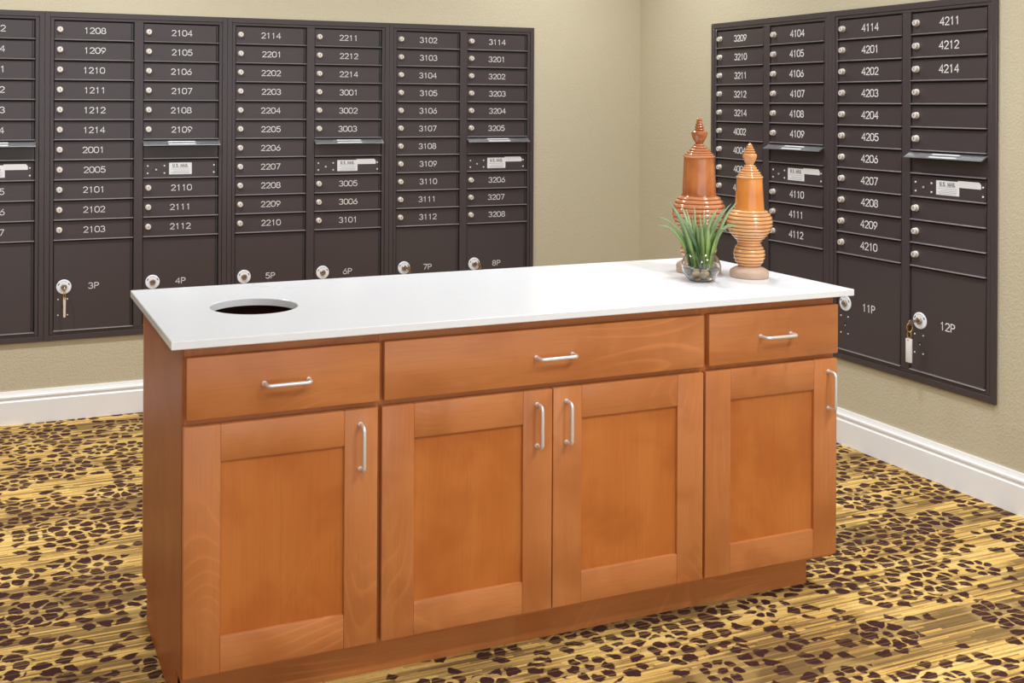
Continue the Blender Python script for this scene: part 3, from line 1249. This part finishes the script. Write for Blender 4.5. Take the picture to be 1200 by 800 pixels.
V1 = dict(s=1 / (3.807 * 369.7), zb=717.6, pitch=20.0, dep=9.0, oct=False,
          base=[(94, 717.6), (97, 715), (98, 688), (95, 680), (76, 668), (54, 660), (54, 654)],
          small=[(56, 662), (66, 650), (77, 632), (81, 612), (80, 592), (73, 572), (62, 556), (58, 548)],
          bulge=[(58, 552), (70, 538), (92, 516), (110, 490), (118, 462), (117, 440), (111, 415), (100, 394), (92, 384), (84, 377)],
          body=[(79, 379), (75.5, 374), (74, 368), (67, 214), (65, 206)],
          collar=stepped([(70, 209, 197), (64, 197, 189), (54, 189, 179), (45, 179, 168), (35, 168, 157), (25, 157, 148)]),
          bulb=[(17, 150), (16, 144), (20, 138), (28, 124), (33, 110), (35, 98), (34, 92), (26, 88)] + stepped([(22, 88, 77), (20, 77, 66), (17, 66, 55), (14, 55, 45)]) + [(11, 44), (12, 38), (8, 33), (0, 32)], spire_m=fin_red)
finial('taller reddish-brown wooden finial behind the grass in the glass bowl', isl(1.719, .422, ZT), V1, (fin_red, fin_red_rib, raw_wood), .4)
finial('shorter orange wooden finial near the right end of the worktop', isl(1.806, .286, ZT), V2, (fin_org, fin_org_rib, raw_wood), 1.2)

# ------------------------------------------------------------------ glass bowl with water, pebbles and grass
POT = isl(1.618, .275, ZT)
gs = 1 / (7.277 * 389.4)
ZB0 = 728.0


def g(r, y):
    return (r * gs, (ZB0 - y) * gs)


outer_p = catmull([g(0.01, 728), g(70, 728), g(96, 722), g(128, 690), g(154, 640), g(162, 590), g(152, 545), g(134, 512), g(119, 493)], 5)
inner_p = catmull([g(114, 494), g(129, 514), g(147, 547), g(156.5, 590), g(149, 638), g(123, 684), g(92, 713), g(60, 719), g(0.01, 719)], 5)
bm = bmesh.new()
lathe(bm, [(0, outer_p[0][1])] + outer_p[1:] + [(116.5 * gs, (ZB0 - 490.5) * gs)] + inner_p[:-1] + [(0, inner_p[-1][1])], 56)
bowl = obj('glass_bowl', bm, glass, None, 'all')
bowl.location = POT
tag(bowl, 'clear round glass bowl of pebbles and grass, in front of the finials', 'bowl')

bm = bmesh.new()
wl = 612
wp = [p for p in inner_p if p[1] <= (ZB0 - wl) * gs]
top = (ZB0 - wl) * gs
wp = [(min(p[0], 155 * gs) * .994, p[1] + .0004) for p in wp]
lathe(bm, [(0, top), (wp[0][0], top)] + wp[:-1] + [(0, wp[-1][1])], 48)
wat = obj('water', bm, water_m, None, 'all')
wat.location = POT
tag(wat, 'clear still water covering the pebbles in the glass bowl', 'water', None, 'stuff')


def peb_col(name, a, b):
    t = NT(name)
    n = t.noise(t.coord(), 60, 3)
    t.set(Base_Color=t.mix(n, a, b), Roughness=.35)
    return t.m


peb_m = {'tan': peb_col('tan_pebble', srgb(214, 184, 124), srgb(230, 204, 150)),
         'cream': peb_col('cream_pebble', srgb(214, 192, 148), srgb(226, 206, 166)),
         'yellow': peb_col('ochre_pebble', srgb(176, 140, 70), srgb(196, 160, 88)),
         'olive': peb_col('olive_grey_pebble', srgb(112, 112, 86), srgb(132, 130, 104)),
         'dark': peb_col('dark_pebble', srgb(40, 38, 34), srgb(58, 54, 46))}


def pebble(label, dx, dy, dz, r, mat, rz):
    bm = bmesh.new()
    bmesh.ops.create_icosphere(bm, subdivisions=3, radius=1.0)
    rn = random.Random(rz)
    ax = (r * 1.15, r * .95, r * .78)
    ph = [rn.uniform(0, 6.28) for _ in range(4)]
    for v in bm.verts:
        c = v.co.copy()
        k = 1 + .07 * math.sin(2.3 * c.x + ph[0]) + .06 * math.sin(2.9 * c.y + ph[1]) + .05 * math.sin(2.5 * c.z + ph[2])
        v.co = Vector((c.x * ax[0], c.y * ax[1], c.z * ax[2])) * k
    o = obj('pebble', bm, mat, None, 'all')
    o.location = (POT[0] + dx, POT[1] + dy, POT[2] + dz)
    o.rotation_euler = (rn.uniform(-.3, .3), rn.uniform(-.3, .3), rz)
    tag(o, label, 'pebble', 'pebbles in the glass bowl')


# viewing direction on the worktop, so that "front" is the side the camera sees
vd = Vector((POT[0] - CX, POT[1] - CY, 0)).normalized()
vr = Vector((vd.y, -vd.x, 0))
PEB = [  # label, right, towards camera, height, radius, colour
    ('tan pebble, upper middle one of the pile in the bowl', -.0135, .030, .0300, .0100, 'tan'),
    ('tan pebble right of the middle in the glass bowl', .0120, .030, .0285, .0110, 'tan'),
    ('small cream pebble on the left front of the bowl', -.0240, .030, .0195, .0078, 'cream'),
    ('small cream pebble on the right front of the bowl', .0230, .029, .0135, .0078, 'cream'),
    ('ochre pebble at the bottom front of the bowl', -.0075, .029, .0108, .0092, 'yellow'),
    ('large olive-grey pebble at the right side of the bowl', .0350, .012, .0310, .0130, 'olive'),
    ('large dark olive pebble at the left side of the bowl', -.0355, .014, .0310, .0125, 'olive'),
    ('small ochre pebble between the two tan pebbles', .0040, .033, .0190, .0065, 'yellow'),
]
for i, (lab, a, b, h, r, m) in enumerate(PEB):
    p = vr * a - vd * b
    pebble(lab, p.x, p.y, h, r, peb_m[m], i * 1.7 + .3)
for i, (a, b, h, r) in enumerate(((.0, .0, .013, .0120), (-.022, -.006, .0135, .0110), (.022, -.006, .0135, .0110), (.0, -.025, .015, .0115), (.0, .006, .0340, .0110), (-.018, -.020, .032, .0105), (.018, -.022, .032, .0105))):
    p = vr * a - vd * b
    pebble('dark pebble deeper in the bowl behind the tan pebbles', p.x, p.y, h, r, peb_m['dark'], i * 2.1 + 9)

# grass: arching blades as one plant
bm = bmesh.new()
tone = bm.loops.layers.float_color.new('tone') if False else None
lay = bm.verts.layers.float.new('tone')


def blade(base, top, side_w, sag, tn):
    """ribbon with a folded midrib from base to top; sag bends the tip over"""
    b, t = Vector(base), Vector(top)
    n = 12
    d = (t - b)
    horiz = Vector((d.x, d.y, 0))
    pts = []
    for i in range(n + 1):
        s = i / n
        p = b + Vector((0, 0, d.z)) * (s + sag * s * (1 - s)) + horiz * (s ** 1.35)
        pts.append(p)
    rows = []
    face = (-vd * .8 + vr * random.uniform(-.7, .7)).normalized()
    for i, p in enumerate(pts):
        s = i / n
        tg = (pts[min(i + 1, n)] - pts[max(i - 1, 0)]).normalized()
        sd = tg.cross(face).normalized()
        nn = sd.cross(tg).normalized()
        w = side_w * (min(1, .55 + s * 1.4)) * (1 - s ** 2.6) + .0002
        row = [bm.verts.new(p - sd * w + nn * w * .35), bm.verts.new(p), bm.verts.new(p + sd * w + nn * w * .35), bm.verts.new(p - nn * .0006)]
        for v in row:
            v[lay] = tn
        rows.append(row)
    for a, c in zip(rows, rows[1:]):
        for q in ((0, 1), (1, 2), (2, 3), (3, 0)):
            bm.faces.new((a[q[0]], a[q[1]], c[q[1]], c[q[0]]))


random.seed(21)
# (picture x offset of the tip from the bowl axis, tip height, depth of the tip towards camera, half width, sag)
TIPS = [(-.122, .190, .02, .0036, .55), (-.128, .168, .05, .0032, .75), (-.095, .238, -.01, .0042, .25), (-.078, .222, .03, .0046, .25), (-.062, .232, .0, .0044, .2),
        (-.066, .205, .05, .0050, .3), (-.045, .214, -.03, .0046, .15), (-.042, .190, .04, .0055, .2), (-.026, .196, .02, .0052, .1), (-.016, .178, .06, .0058, .7),
        (-.004, .200, -.02, .0048, .1), (.008, .215, .0, .0050, .1), (.016, .200, .04, .0054, .2), (.026, .210, -.02, .0048, .15), (.034, .196, .05, .0054, .3),
        (.040, .220, .0, .0050, .2), (.050, .222, -.03, .0046, .2), (.058, .212, .03, .0050, .3), (.070, .226, .0, .0046, .3), (.086, .236, .02, .0046, .3),
        (.104, .238, -.01, .0042, .35), (.096, .176, .04, .0052, .8), (.110, .168, .02, .0046, .9), (.075, .158, .06, .0046, 1.0), (-.010, .160, .05, .0056, .9),
        (.001, .185, .06, .0052, .3), (-.034, .170, .05, .0056, .5), (.046, .170, .05, .0052, .6), (-.054, .178, -.03, .0048, .4), (.062, .186, -.04, .0046, .4),
        (.022, .168, .06, .0052, .5), (-.020, .222, -.04, .0044, .1), (.012, .180, -.04, .0048, .2)]
for i, (tx, tz, tb, w, sag) in enumerate(TIPS):
    ang_ = random.uniform(0, 6.28)
    rr = random.uniform(.004, .017)
    base = Vector((math.cos(ang_) * rr, math.sin(ang_) * rr, .040)) + vr * tx * .22
    tip = vr * tx - vd * tb + Vector((0, 0, tz))
    blade(base, tip, w * 1.4, sag * 1.45, random.uniform(0, 1))
gr = obj('grass_plant', bm, leaf, None, 'all')
gr.location = POT
tag(gr, 'green artificial grass with pale tips standing in the glass bowl', 'plant')
